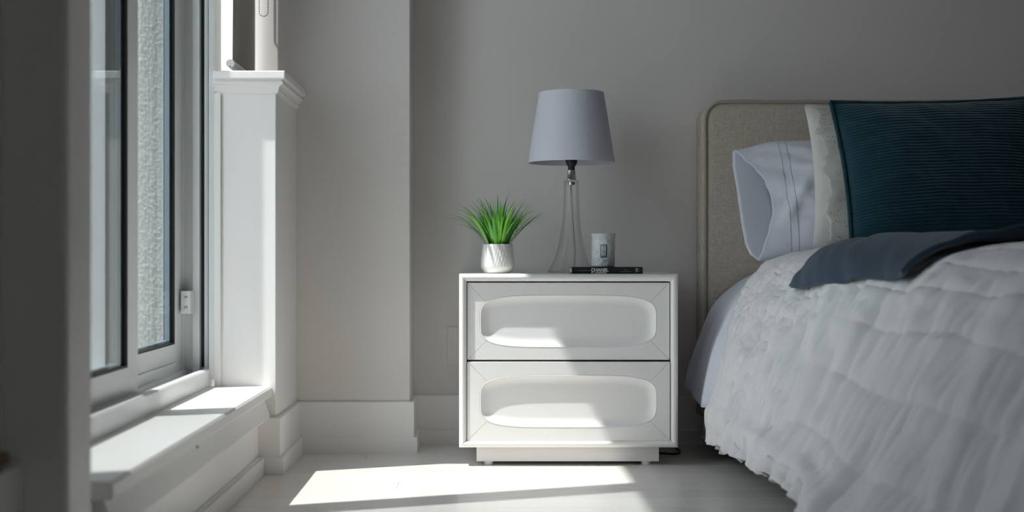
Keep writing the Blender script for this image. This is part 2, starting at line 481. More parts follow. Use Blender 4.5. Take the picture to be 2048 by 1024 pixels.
def sash(name, x, ya, yb, za, zb, gy0, gy1, gz0, gz1, glass, spacer, label):
    """a sash: two stiles, two rails, gasket, pane; x is its room-side face"""
    o = MB().box(x - 0.032, x, gy1, yb, za, zb).box(x - 0.032, x, ya, gy0, za, zb).box(x - 0.032, x, gy0, gy1, za, gz0).box(x - 0.032, x, gy0, gy1, gz1, zb).build(name, M['vinyl'], w1)
    o['label'] = label
    g = 0.0045
    MB().box(x - 0.030, x - 0.0015, gy1 - g, gy1, gz0, gz1).box(x - 0.030, x - 0.0015, gy0, gy0 + g, gz0, gz1).box(x - 0.030, x - 0.0015, gy0, gy1, gz0, gz0 + g).box(x - 0.030, x - 0.0015, gy0, gy1, gz1 - g, gz1).build('gasket', M['gasket'], o)
    box('glass_pane', glass, o, x - 0.012, x - 0.008, gy0, gy1, gz0, gz1)
    box('glass_pane', glass, o, x - 0.027, x - 0.023, gy0, gy1, gz0, gz1)
    if spacer:
        MB().box(x - 0.0235, x - 0.0115, gy1 - 0.016, gy1 - 0.005, gz0, gz1).box(x - 0.0235, x - 0.0115, gy0, gy1 - 0.016, gz0 + 0.003, gz0 + 0.011).build('spacer_bar', M['spacer'], o)
    return o

s1 = sash('sliding_sash', -0.775, 1.975, 2.944, 0.266, 2.42, 2.05, 2.862, 0.336, 2.345, M['glass_tint'], True, 'white sliding sash nearest the room')
box('bottom_seal', M['groove'], s1, -0.778, -0.771, 1.98, 2.942, 0.2615, 0.267)
box('bottom_bead', M['vinyl'], s1, -0.776, -0.769, 1.98, 2.944, 0.268, 0.274, 0.001)
s2 = sash('fixed_sash', -0.812, 2.82, 3.528, 0.262, 2.48, 2.89, 3.452, 0.347, 2.42, M['glass'], True, 'white fixed sash on the outer track')
box('glazing_bead', M['vinyl'], s2, -0.814, -0.806, 2.9, 3.45, 0.292, 0.300, 0.001)
# latch keeper screwed on the jamb
lk = MB().box(-0.806, -0.780, 3.487, 3.5395, 0.424, 0.484).build('latch_keeper', M['vinyl'], w1, bevel=0.002)
lk['label'] = 'white latch keeper with two screws'
for z in (0.440, 0.467):
    MB().lathe([(0.0, 0), (0.0035, 0.0), (0.0040, 0.0012), (0.0025, 0.0022), (0.0, 0.0016)], (0, 0, 0), 14).build('screw', M['steel'], lk)
    sc = COL.objects[-1] if False else bpy.data.objects[[o.name for o in lk.children][-1]]
    sc.matrix_parent_inverse = Matrix.Identity(4)
    sc.location = (-0.7915, 3.4865, z)
    sc.rotation_euler = (math.pi / 2, 0, 0)
# handle on the inner sash seen as a clear catch through the glass
# ------------------------------------------------------------------ window 2: above the ledge, with roller blind
w2 = empty('window_2', (-0.77, 3.7, 1.06), kind='structure')
box('frame_jamb', M['vinyl'], w2, -0.80, -0.725, 3.552, 3.575, 1.0635, 2.50, 0.002)
box('frame_jamb', M['vinyl'], w2, -0.80, -0.74, 3.880, 3.8945, 1.0635, 2.50, 0.002)
box('frame_sill', M['vinyl'], w2, -0.80, -0.74, 3.575, 3.880, 1.0635, 1.10, 0.002)
box('frame_head', M['vinyl'], w2, -0.80, -0.74, 3.575, 3.880, 2.46, 2.50)
box('glass_pane', M['glass'], w2, -0.775, -0.770, 3.574, 3.881, 1.098, 2.462)

bl = empty('roller_blind', (-0.678, 3.70, 1.07), 'grey fabric roller blind let down over the narrow window above the ledge', 'blind')
def bf(u, v):
    y = lerp(3.531, 3.872, u)
    z = lerp(1.088, 2.38, v)
    return (-0.678 + 0.0025 * math.sin(z * 5.0 + 1.0) * (1 - u) + 0.001 * nz(y * 6, z * 3), y + 0.004 * math.sin(z * 3.2) * (1 - u), z)
MB().grid(bf, 12, 60).build('fabric', M['blind'], bl, smooth=True, solid=0.0008)
hem = MB().tube([(-0.682, 3.519, 1.0865), (-0.682, 3.873, 1.0865)], 0.0112, 18).build('hem_bar', M['trim'], bl, smooth=True, ang=0.6)
box('end_plug', M['groove'], hem, -0.6835, -0.6805, 3.5182, 3.5192, 1.0765, 1.0795)
MB().tube([(-0.70, 3.53, 2.41), (-0.70, 3.87, 2.41)], 0.022, 20).build('roller_tube', M['blind'], bl, smooth=True, ang=0.6)
ch = empty('bead_chain', (-0.654, 3.879, 1.275), 'looped bead chain hanging beside the roller blind', 'chain')
bead = MB().lathe([(0.0, -0.0019), (0.0011, -0.00155), (0.0019, 0), (0.0011, 0.00155), (0.0, 0.0019)], (0, 0, 0), 8)
pts = []
zz = 2.40
while zz > 1.289:
    pts.append((-0.667, zz)); zz -= 0.0062
for k in range(1, 7):
    a = math.pi + math.pi * k / 7
    pts.append((-0.654 + 0.013 * math.cos(a), 1.289 + 0.013 * math.sin(a)))
zz = 1.289
while zz < 2.40:
    pts.append((-0.641, zz)); zz += 0.0062
b0 = None
vis = [p for p in pts if p[1] < 1.45]
rest = [p for p in pts if p[1] >= 1.45]
for px, pz in vis:
    if b0 is None:
        b0 = bead.build('bead', M['chain'], ch, smooth=True)
        o = b0
    else:
        o = b0.copy()
        COL.objects.link(o)
        o.parent = ch
        o.matrix_parent_inverse = Matrix.Translation(-Vector(ch.location))
    o.location = (px, 3.879, pz)
mb = MB()
for px, pz in rest:
    mb.add([(px + x, 3.879 + y, pz + z) for x, y, z in bead.v], bead.f)
tag(mb.build('upper_beads', M['chain'], ch, smooth=True), kind='stuff')
MB().tube([(px, 3.879, pz) for px, pz in pts], 0.0004, 5).build('string', M['alu'], ch)

# ------------------------------------------------------------------ near window sliver beyond the pier, unseen blind added to shut out its light
w3 = empty('window_3', (-0.74, 1.42, 0.3), kind='structure')
box('frame_jamb', M['vinyl'], w3, -0.86, -0.668, 1.790, 1.834, 0.29, 2.50, 0.004)
box('light_blocking_blind', M['blind'], w3, -0.80, -0.79, 1.0, 1.79, 0.30, 2.50)
box('frame_sill', M['vinyl'], w3, -0.86, -0.70, 1.0, 1.79, 0.29, 0.32)
box('wooden_stool', M['brown'], w3, -0.72, -0.648, 1.30, 1.80, 0.294, 0.311, 0.003)

# ------------------------------------------------------------------ outside: rough stucco return wall and ground
ext = empty('wall_exterior', (-1.5, 3.95, 0), kind='structure')
def stf(u, v):
    x = lerp(-0.86, -1.24, u)
    z = lerp(0.15, 1.60, v)
    h = 0.0028 * nz(x * 100, z * 100, 3) + 0.0016 * nz(x * 200, z * 200, 9) + 0.0006 * nz(x * 40, z * 40, 5)
    return (x, 3.93 - h, z)
MB().grid(stf, 180, 680).build('stucco_face', M['stucco'], ext, smooth=True, fix=False)
box('wall_core', M['stucco'], ext, -2.6, -0.86, 3.945, 4.3, -0.5, 5.0)
structure('ground', M['concrete'], -14.0, 14.0, -14.0, 9.0, -0.6, -0.5)

# wall plate with a rocker beside the nightstand
pl = empty('wall_outlet', (-0.088, YB, 0.30), 'white rectangular outlet plate half hidden behind the nightstand', 'outlet')
box('plate', M['outlet'], pl, -0.123, -0.048, YB - 0.006, YB - 0.0002, 0.243, 0.359, 0.002)
box('insert', M['outlet'], pl, -0.1035, -0.069, YB - 0.0072, YB - 0.003, 0.262, 0.336, 0.001)

# ------------------------------------------------------------------ nightstand
NX0, NX1, NZ0, NZ1, NY, NYB = -0.0779, 0.5221, 0.0512, 0.527, 3.63, 4.05
ns = empty('nightstand', (0.222, 3.84, 0.0), 'white lacquered two drawer nightstand with scooped oval drawer fronts', 'nightstand')
FW = 0.0205
t = 0.018
ca = MB()
ca.box(NX0, NX1, NY + 0.012, NYB, NZ1 - t, NZ1).box(NX0, NX1, NY + 0.012, NYB, NZ0, NZ0 + t)
ca.box(NX0, NX0 + t, NY + 0.012, NYB, NZ0 + t, NZ1 - t).box(NX1 - t, NX1, NY + 0.012, NYB, NZ0 + t, NZ1 - t)
ca.box(NX0 + t, NX1 - t, NYB - 0.01, NYB, NZ0 + t, NZ1 - t)
ca.build('carcass', M['lacquer'], ns)
# rounded, mitred face frame of four rails
fp = [(0.0, 0.0125)] + [(0.0095 - 0.0095 * math.cos(a * math.pi / 16), 0.0125 - 0.0125 * math.sin(a * math.pi / 16)) for a in range(1, 9)]
fp += [(0.0095 + 0.009 * math.sin(a * math.pi / 16), 0.0095 - 0.0095 * math.cos(a * math.pi / 16)) for a in range(1, 9)] + [(FW, 0.0095), (FW, 0.03), (0.0, 0.03)]
def rail(side):
    g = 0.00022
    n = len(fp)
    A, B = [], []
    for o, d in fp:
        y = NY + d
        if side == 'top': A.append((NX0 + o + g, y, NZ1 - o)); B.append((NX1 - o - g, y, NZ1 - o))
        if side == 'bottom': A.append((NX0 + o + g, y, NZ0 + o)); B.append((NX1 - o - g, y, NZ0 + o))
        if side == 'left': A.append((NX0 + o, y, NZ0 + o + g)); B.append((NX0 + o, y, NZ1 - o - g))
        if side == 'right': A.append((NX1 - o, y, NZ0 + o + g)); B.append((NX1 - o, y, NZ1 - o - g))
    fs = [(i, (i + 1) % n, n + (i + 1) % n, n + i) for i in range(n)] + [tuple(range(n)), tuple(range(2 * n - 1, n - 1, -1))]
    MB().add(A + B, fs).build('face_rail', M['lacquer'], ns, smooth=True, ang=0.7)
for s_ in ('top', 'bottom', 'left', 'right'):
    rail(s_)

def sup(th, a, b, n=4.2):
    c, s = math.cos(th), math.sin(th)
    return (a * math.copysign(abs(c) ** (2 / n), c), b * math.copysign(abs(s) ** (2 / n), s))
def drawer(x0, x1, z0, z1, yf):
    cx, cz = (x0 + x1) / 2, (z0 + z1) / 2
    hw, hh = (x1 - x0) / 2, (z1 - z0) / 2
    a, b = 0.2425, 0.0725
    d = box('drawer', M['lacquer'], ns, x0 + 0.002, x1 - 0.002, yf + 0.024, NYB - 0.03, z0 + 0.002, z1 - 0.002)
    lo, hi = 0.01, math.pi / 2 - 0.01      # angle whose rim point lies on the 45 degree mitre line
    for _ in range(50):
        md = (lo + hi) / 2
        px, pz = sup(md, a, b)
        if (hw - px) < (hh - pz): lo = md
        else: hi = md
    tc = (lo + hi) / 2
    corners = {'right': ((hw, -hh), (hw, hh), -tc, tc), 'top': ((hw, hh), (-hw, hh), tc, math.pi - tc),
               'left': ((-hw, hh), (-hw, -hh), math.pi - tc, math.pi + tc), 'bottom': ((-hw, -hh), (hw, -hh), math.pi + tc, 2 * math.pi - tc)}
    rim = []
    for side, (p, q, t0, t1) in corners.items():
        n = 34 if side in ('top', 'bottom') else 20
        vs = []
        for i in range(n + 1):
            u = i / n
            e = 0.0010
            L = math.hypot(q[0] - p[0], q[1] - p[1])
            uu = e / L + u * (1 - 2 * e / L)
            o_ = (lerp(p[0], q[0], uu), lerp(p[1], q[1], uu))
            k = sup(lerp(t0 + 0.004, t1 - 0.004, u), a, b)
            ln = math.hypot(o_[0] - k[0], o_[1] - k[1])
            k2 = (k[0] + (o_[0] - k[0]) / ln * 0.0018, k[1] + (o_[1] - k[1]) / ln * 0.0018)
            vs += [(cx + o_[0], yf + 0.0012, cz + o_[1]), (cx + lerp(o_[0], k2[0], 0.02), yf, cz + lerp(o_[1], k2[1], 0.02)), (cx + k2[0], yf, cz + k2[1]), (cx + k[0], yf + 0.0008, cz + k[1])]
        fs = [(i * 4 + j, i * 4 + j + 1, i * 4 + j + 5, i * 4 + j + 4) for i in range(n) for j in range(3)]
        m_ = MB().add(vs, fs).build('drawer_panel', M['lacquer'], d, fix=False)
        me = m_.data
        if me.polygons[n].normal.y > 0:
            me.flip_normals()
        sd = m_.modifiers.new('thickness', 'SOLIDIFY')
        sd.thickness = 0.02
        sd.offset = -1
    # scooped dish
    D, w, N = 0.0138, 0.030, 120
    vs = []
    es = [0, 0.001, 0.0025, 0.005, 0.008, 0.0115, 0.015, 0.019, 0.023, 0.027, 0.031, 0.036, 0.045, 0.055, 0.064]
    for e in es:
        dep = 0.0008 + D * (1 - (1 - min(1, e / w)) ** 2.2) + 0.0012 * max(0, (e - w) / 0.04)
        for k in range(N):
            th = 2 * math.pi * k / N
            px, pz = sup(th, a - e, b - e)
            vs.append((cx + px, yf + dep, cz + pz))
    fs = [(r * N + k, r * N + (k + 1) % N, (r + 1) * N + (k + 1) % N, (r + 1) * N + k) for r in range(len(es) - 1) for k in range(N)]
    fs.append(tuple((len(es) - 1) * N + k for k in range(N)))
    MB().add(vs, fs).build('scooped_dish', M['lacquer'], d, smooth=True, solid=0.002, soff=1 if False else -1)
    return d
drawer(-0.0555, 0.4995, 0.2910, 0.5030, NY + 0.0120)
drawer(-0.0555, 0.4995, 0.0695, 0.2865, NY + 0.0070)
box('plinth', M['lacquer'], ns, -0.0303, 0.4727, 3.66, 4.03, 0.010, NZ0, 0.001)
for x_ in (0.003, 0.438):
    for y_ in (3.674, 4.00):
        MB().lathe([(0, 0), (0.0115, 0), (0.0125, 0.003), (0.0125, 0.0105), (0, 0.0105)], (x_, y_, 0.0003), 18).build('foot', M['lacquer'], ns, smooth=True, ang=0.6)

# ------------------------------------------------------------------ table lamp
LX, LY, TZ = 0.243, 3.845, NZ1
lp = empty('table_lamp', (LX, LY, TZ), 'clear glass table lamp with a tapered pale blue grey shade', 'lamp')
def tri(t, z):
    k = max(0.0, min(1.0, (0.20 - z) / 0.20))
    return 1 + 0.16 * k * math.cos(3 * (t - math.radians(200)))
gp = [(0.062, 0.0), (0.0615, 0.006), (0.052, 0.025), (0.042, 0.055), (0.0335, 0.095), (0.027, 0.14), (0.0235, 0.185), (0.022, 0.225), (0.0215, 0.2585), (0.019, 0.2625)]
gp = [tuple(p) for p in catmull([(a, b, 0) for a, b in gp], 60)]
gp = [(p[0], p[1]) for p in gp]
gl = MB().lathe(gp, (LX, LY, TZ + 0.0005), 60, tri).build('glass_body', M['lampglass'], lp, smooth=True)
# the three solid glass edges and the base ring
def edge_pt(deg, r, z):
    a = math.radians(deg)
    return (LX + r * math.cos(a), LY + r * math.sin(a), TZ + z)
for dg in (200, 320, 80):
    path = [edge_pt(dg, max(0.004, r * tri(math.radians(dg), z)) - 0.003, z + 0.002) for r, z in gp[::3]]
    MB().tube(path, 0.0022, 8).build('glass_edge', M['lampglass'], gl, smooth=True)
path = [edge_pt(d, 0.0585 * tri(math.radians(d), 0), 0.0035) for d in range(0, 361, 10)]
MB().tube(path, 0.003, 8, cap=False).build('base_ring', M['lampglass'], gl, smooth=True)
MB().lathe([(0.0, 0.2625), (0.0215, 0.2625), (0.0225, 0.264), (0.0225, 0.2675), (0.021, 0.269), (0.0, 0.269)], (LX, LY, TZ), 30).build('cap_plate', M['lampglass'], lp, smooth=True, ang=0.6)
MB().lathe([(0.0, 0.2545), (0.0105, 0.2545), (0.0105, 0.2625), (0.0, 0.2625)], (LX, LY, TZ), 20).build('ferrule', M['steel'], lp, smooth=True, ang=0.6)
def flute(t, z): return 1 + 0.05 * math.cos(10 * t)
MB().lathe([(0.0, 0.269), (0.0135, 0.269), (0.0135, 0.272), (0.0115, 0.275), (0.0112, 0.297), (0.0, 0.297)], (LX, LY, TZ), 60, flute).build('neck', M['chrome'], lp, smooth=True, ang=0.6)
MB().lathe([(0.0, 0.297), (0.0098, 0.297), (0.0098, 0.308), (0.016, 0.316), (0.017, 0.322), (0.017, 0.345), (0.0, 0.345)], (LX, LY, TZ), 28).build('socket', M['black'], lp, smooth=True, ang=0.5)
MB().tube([(LX - 0.001, LY, TZ + 0.255), (LX, LY, TZ + 0.20), (LX + 0.004, LY + 0.004, TZ + 0.15), (LX + 0.008, LY, TZ + 0.10), (LX + 0.011, LY + 0.003, TZ + 0.055), (LX + 0.009, LY + 0.012, TZ + 0.022), (LX + 0.004, LY + 0.03, TZ + 0.006)], 0.0021, 8).build('inner_cord', M['cord'], lp, smooth=True)
ZB, ZT = 0.3185, 0.521
shp = [(0.1254, ZB), (0.1254, ZB + 0.003), (0.0942, ZT - 0.003), (0.0942, ZT), (0.0928, ZT), (0.0930, ZT - 0.004), (0.1238, ZB + 0.004), (0.1240, ZB)]
MB().lathe(shp, (LX, LY, TZ), 72, close=True).build('shade', M['shade'], lp, smooth=True, ang=0.6)
for a in (20, 140, 260):
    MB().tube([edge_pt(a, 0.012, 0.345), edge_pt(a, 0.103, 0.462)], 0.0012, 6).build('shade_spoke', M['steel'], lp)
MB().lathe([(0.0, 0.345), (0.014, 0.348), (0.026, 0.372), (0.029, 0.392), (0.024, 0.414), (0.0, 0.424)], (LX, LY, TZ), 24).build('bulb', M['ceramic'], lp, smooth=True)
for (dx, dy, dz) in ((-0.028, -0.04, 0.063), (0.010, -0.034, 0.069), (0.034, -0.035, 0.058), (-0.048, -0.03, 0.03)):  # pale specks stand in for sparkles of light on the glass
    MB().lathe([(0, -0.0008), (0.0012, 0), (0, 0.0008)], (LX + dx, LY + dy, TZ + dz), 8).build('sparkle_speck', M['ceramic'], lp, smooth=True)

# ------------------------------------------------------------------ potted grass
PX, PY = 0.029, 3.765
pg = empty('potted_grass', (PX, PY, TZ), 'bright green grass plant in a ribbed white ceramic pot', 'plant')
ppf = [(0.0, 0.001), (0.034, 0.001), (0.0385, 0.003), (0.0435, 0.010), (0.0470, 0.0175), (0.0475, 0.021), (0.0472, 0.030), (0.0462, 0.045), (0.0445, 0.060), (0.0428, 0.074), (0.0423, 0.081), (0.0418, 0.0828), (0.0405, 0.0828), (0.0400, 0.081), (0.0405, 0.07)]
ppf2 = []
for (r0, z0), (r1, z1) in zip(ppf, ppf[1:]):
    k = 6 if 0.018 < z0 < 0.079 and z1 > z0 else 1
    for i in range(k):
        ppf2.append((lerp(r0, r1, i / k), lerp(z0, z1, i / k)))
ppf2.append(ppf[-1])
def ribs(t, z):
    if z < 0.020 or z > 0.079: return 1.0
    f = smooth01((z - 0.020) / 0.005) * smooth01((0.079 - z) / 0.005)
    band = math.floor((z - 0.018) / 0.0155)
    tw = 0.5 * (band % 2) * math.pi
    sc = 0.5 + 0.5 * abs(math.sin((z - 0.018) / 0.0155 * math.pi))
    return 1 + f * sc * 0.020 * (abs(math.sin(17 * t + tw)) - 0.5)
MB().lathe(ppf2, (PX, PY, TZ), 204, ribs).build('pot', M['ceramic'], pg, smooth=True, ang=0.9)
MB().lathe([(0.0, 0.075), (0.0395, 0.073)], (PX, PY, TZ), 30).build('moss', M['soil'], pg, smooth=True)
def leaf(az, r0, length, width, lean, droop, mi, z0=0.070, twist=0.0):
    n = 11
    d = Vector((math.cos(az), math.sin(az), 0))
    sd = Vector((-math.sin(az), math.cos(az), 0))
    p = Vector((PX, PY, TZ + z0)) + d * r0
    ang = lean
    vs = []
    for i in range(n + 1):
        u = i / n
        w = width * (0.62 + 0.9 * u - 0.2 * u * u) * (1 - u ** 2.2) ** 0.9 if u < 1 else 0.0002
        tdir = d * math.sin(ang) + Vector((0, 0, math.cos(ang)))
        nrm = d * math.cos(ang) - Vector((0, 0, math.sin(ang)))
        sdt = sd * math.cos(twist * u) + nrm * math.sin(twist * u)
        vs += [p - sdt * w / 2 + nrm * w * -0.12, p, p + sdt * w / 2 + nrm * w * -0.12]
        p = p + tdir * (length / n)
        ang += droop / n * (0.3 + 1.4 * u)
    fs = [(i * 3 + j, i * 3 + j + 1, i * 3 + j + 4, i * 3 + j + 3) for i in range(n) for j in range(2)]
    MB().add(vs, fs).build('leaf', M['leafs'][mi], pg, smooth=True, fix=False)
LR = random.Random(11)
for k in range(36):      # broad outer blades
    az = k / 36 * 2 * math.pi + LR.uniform(-0.1, 0.1)
    leaf(az, LR.uniform(0.014, 0.033), LR.uniform(0.095, 0.135), LR.uniform(0.010, 0.0155), LR.uniform(0.14, 0.62), LR.uniform(0.25, 0.7), LR.choice((0, 0, 1, 3, 3, 2)), twist=LR.uniform(-0.5, 0.5))
for k in range(80):      # medium blades
    az = LR.uniform(0, 2 * math.pi)
    leaf(az, LR.uniform(0.004, 0.03), LR.uniform(0.11, 0.165), LR.uniform(0.0036, 0.0072), LR.uniform(0.02, 0.70), LR.uniform(0.35, 1.15), LR.choice((0, 0, 1, 1, 2)), twist=LR.uniform(-0.8, 0.8))
for k in range(110):      # hair-thin blades
    az = LR.uniform(0, 2 * math.pi)
    leaf(az, LR.uniform(0.002, 0.026), LR.uniform(0.12, 0.175), LR.uniform(0.0018, 0.0032), LR.uniform(0.0, 0.72), LR.uniform(0.3, 1.15), LR.choice((0, 1, 1, 2, 2)), twist=LR.uniform(-1, 1))
for az, ln, le in ((math.pi + 0.1, 0.165, 0.72), (math.pi - 0.25, 0.158, 0.68), (0.05, 0.165, 0.70), (-0.3, 0.158, 0.66), (math.pi + 0.4, 0.15, 0.75), (0.35, 0.155, 0.72), (math.pi + 0.02, 0.160, 0.62), (0.12, 0.155, 0.58)):
    leaf(az, 0.026, ln, 0.0026, le - 0.12, 1.25, 2, twist=0.3)

# ------------------------------------------------------------------ book with lettered spine
BX0, BX1, BY0, BY1, BZ0 = 0.2315, 0.4270, 3.652, 3.772, TZ + 0.0004
BZ1 = BZ0 + 0.0180
bk = empty('book', ((BX0 + BX1) / 2, 3.72, BZ0), 'slim black hardcover book lying on the nightstand with white spine lettering', 'book')
cv = MB().box(BX0, BX1, BY0 + 0.002, BY1, BZ0, BZ0 + 0.0022).box(BX0, BX1, BY0 + 0.002, BY1, BZ1 - 0.0022, BZ1).box(BX0, BX1, BY0, BY0 + 0.0024, BZ0, BZ1)
cv.build('cover', M['bookblack'], bk, bevel=0.0006)
box('pages', M['paper'], bk, BX0 + 0.003, BX1 - 0.003, BY0 + 0.0026, BY1 - 0.004, BZ0 + 0.0023, BZ1 - 0.0023)
def lettering(name, txt, size, x, z, y, m, parent, align='LEFT', bold=0.0, xs=1.0, rot=0.0):
    c = bpy.data.curves.new(name, 'FONT')
    c.body = txt
    c.size = size
    c.align_x = align
    c.align_y = 'BOTTOM_BASELINE'
    c.offset = bold
    c.extrude = 0.00008
    c.resolution_u = 4
    t_ = bpy.data.objects.new('tmp', c)
    COL.objects.link(t_)
    dg = bpy.context.evaluated_depsgraph_get()
    me = bpy.data.meshes.new_from_object(t_.evaluated_get(dg))
    bpy.data.objects.remove(t_)
    me.transform(Matrix.Translation((x, y, z)) @ Matrix.Rotation(math.pi / 2, 4, 'X') @ Matrix.Rotation(rot, 4, 'Z') @ Matrix.Diagonal((xs, 1, 1, 1)))
    me.materials.clear()
    me.materials.append(m)
    o = bpy.data.objects.new(name, me)
    COL.objects.link(o)
    o.parent = parent
    if parent.type == 'EMPTY':
        o.matrix_parent_inverse = Matrix.Translation(-Vector(parent.location))
    return o
ys = BY0 - 0.0002
lettering('title_lettering', 'CHANEL', 0.0122, BX0 + 0.0535, BZ0 + 0.0062, ys, M['ink'], bk, bold=0.00042, xs=1.0)
lettering('subtitle_lettering', 'BY LAGERFELD', 0.0062, BX0 + 0.0535, BZ0 + 0.0008, ys, M['ink'], bk, bold=0.00016, xs=1.03)
lettering('series_lettering', 'LITTLE BOOK OF', 0.0044, BX0 + 0.0190, BZ0 + 0.0068, ys, M['inkgrey'], bk, xs=0.95)
lettering('author_lettering', 'EMMA', 0.0036, BX0 + 0.1500, BZ0 + 0.0088, ys, M['inkgrey'], bk, 'CENTER')
lettering('author_lettering', 'BAXTER-WRIGHT', 0.0038, BX0 + 0.1500, BZ0 + 0.0042, ys, M['inkgrey'], bk, 'CENTER')
lettering('publisher_mark', 'W', 0.0125, BX0 + 0.1835, BZ0 + 0.0032, ys, M['ink'], bk, rot=math.pi / 2, xs=1.0)
lettering('publisher_lettering', 'WELBECK', 0.0024, BX0 + 0.1872, BZ0 + 0.0045, ys, M['inkgrey'], bk, rot=math.pi / 2)

# ------------------------------------------------------------------ candle jar on the book
CX, CY, CZ = 0.325, 3.728, BZ1 + 0.0003
cj = empty('candle_jar', (CX, CY, CZ), 'frosted embossed glass candle jar with a small label, standing on the black book', 'candle')
cp = [(0.0, 0.0), (0.0285, 0.0), (0.0315, 0.0015), (0.0325, 0.005), (0.0325, 0.072), (0.0315, 0.0765), (0.0322, 0.079), (0.0340, 0.0925), (0.0325, 0.0930), (0.0305, 0.079), (0.0300, 0.070), (0.0, 0.070)]
cpm = cp[:5]
MB().lathe(cp[:5] + [(0.0315, 0.0765), (0.0302, 0.0765), (0.0302, 0.072), (0.0, 0.072)], (CX, CY, CZ), 48).build('jar_body', M['frosted'], cj, smooth=True, ang=0.7)
MB().lathe([(0.0312, 0.0765), (0.0322, 0.079), (0.0343, 0.0925), (0.0325, 0.0932), (0.0304, 0.079), (0.0300, 0.0765)], (CX, CY, CZ), 48).build('jar_lip', M['lipglass'], cj, smooth=True, ang=0.7)
def lab(name, m, a0, a1, z0, z1, r):
    c0 = -math.pi / 2 - 0.06
    MB().grid(lambda u, v: (CX + r * math.cos(c0 + lerp(a0, a1, u)), CY + r * math.sin(c0 + lerp(a0, a1, u)), CZ + lerp(z0, z1, v)), 10, 2).build(name, m, cj, smooth=True, solid=0.0003)
lab('label_border', M['label_dark'], -0.27, 0.27, 0.0265, 0.0620, 0.0333)
lab('label', M['label'], -0.215, 0.215, 0.0285, 0.0600, 0.0337)
for zz, hw_, hh_ in ((0.0555, 0.11, 0.0010), (0.0500, 0.03, 0.0016), (0.0442, 0.15, 0.0011), (0.0412, 0.10, 0.0011), (0.0350, 0.09, 0.0006), (0.0325, 0.09, 0.0006)):
    lab('label_print', M['label_dark'] if hh_ > 0.0009 else M['inkgrey'], -hw_, hw_, zz - hh_ * 0.5, zz + hh_ * 0.5, 0.0340)

# ------------------------------------------------------------------ power cord behind the nightstand
cdp = catmull([(0.545, 4.035, 0.20), (0.545, 4.03, 0.03), (0.56, 3.98, 0.006), (0.565, 3.90, 0.004), (0.545, 3.84, 0.004), (0.49, 3.86, 0.004)], 40)
tag(MB().tube(cdp, 0.003, 8).build('power_cord', M['black'], smooth=True), 'black power cord lying on the floor beside the nightstand base', 'cord')

# ------------------------------------------------------------------ bed: headboard, base, mattress, skirt
bed = empty('bed', (1.5, 2.9, 0), 'upholstered bed with a taupe linen headboard edged in piping', 'bed')
HX0, HX1, HZ, HYF, HYB = 0.637, 2.45, 1.040, 3.93, 4.06
R = 0.062
def hb_outline(off, n=10):
    pts = [(HX0 + off, 0.10)]
    for i in range(n + 1):
        a = math.pi - math.pi / 2 * i / n
        pts.append((HX0 + R + (R - off) * math.cos(a), HZ - R + (R - off) * math.sin(a)))
    for i in range(n + 1):
        a = math.pi / 2 - math.pi / 2 * i / n
        pts.append((HX1 - R + (R - off) * math.cos(a), HZ - R + (R - off) * math.sin(a)))
    pts.append((HX1 - off, 0.10))
    return pts
secs = [(0.012, HYB), (0.0, HYB - 0.012), (0.001, HYB - 0.06), (0.0, HYF + 0.02), (0.003, HYF + 0.006), (0.012, HYF), (0.030, HYF - 0.006)]
mb = MB()
vs, cnt = [], 0
for off, y in secs:
    pts = hb_outline(off)
    cnt = len(pts)
    vs += [(x, y, z) for x, z in pts]
fs = [(s * cnt + i, s * cnt + i + 1, (s + 1) * cnt + i + 1, (s + 1) * cnt + i) for s in range(len(secs) - 1) for i in range(cnt - 1)]
fs += [tuple(range(cnt)), tuple(range(len(secs) * cnt - 1, (len(secs) - 1) * cnt - 1, -1))]
mb.add(vs, fs).build('headboard', M['linen'], bed, smooth=True, ang=0.9)
pth = [(x, HYF - 0.002 + 0.0012 * nz(x * 9, z * 9), z) for x, z in hb_outline(0.0075)]
dense = []
for p, q in zip(pth, pth[1:]):
    k = max(1, int((Vector(q) - Vector(p)).length / 0.02))
    dense += [tuple(Vector(p).lerp(Vector(q), i / k)) for i in range(k)]
dense = [(x + 0.0012 * nz(z * 14, x * 14, 2), y, z + 0.0012 * nz(x * 14, z * 14, 7)) for x, y, z in dense]
MB().tube(dense, 0.0052, 10).build('piping', M['piping'], bed, smooth=True)
MB().tube([(x, HYF - 0.0062, 0.7235 + 0.001 * nz(x * 10, 0)) for x in [0.66 + 0.03 * i for i in range(58)]], 0.0007, 6).build('seam', M['piping'], bed)
for x_, y_ in ((0.88, 3.80), (0.88, 1.80), (2.30, 3.80), (2.30, 1.75)):
    box('leg', M['dark_wood'], bed, x_, x_ + 0.06, y_ - 0.06, y_, 0.0, 0.12)
box('base', M['dark_wood'], bed, 0.84, 2.35, 1.70, 3.92, 0.12, 0.30)
MB().box(0.95, 2.33, 1.70, 3.91, 0.30, 0.515).build('mattress', M['mattress'], bed, bevel=0.04, seg=4)
def skf(u, v):
    y = lerp(3.52, 3.915, u)
    z = lerp(0.048 + 0.006 * nz(y * 22, 0), 0.19, v)
    return (0.630 + 0.03 * v + 0.008 * math.sin(y * 60 + 2 * nz(y * 7, 1)) * (1 - v) + 0.006 * nz(y * 30, z * 8), y, z)
MB().grid(skf, 120, 16).build('bed_skirt', M['skirt'], bed, smooth=True, solid=0.003)

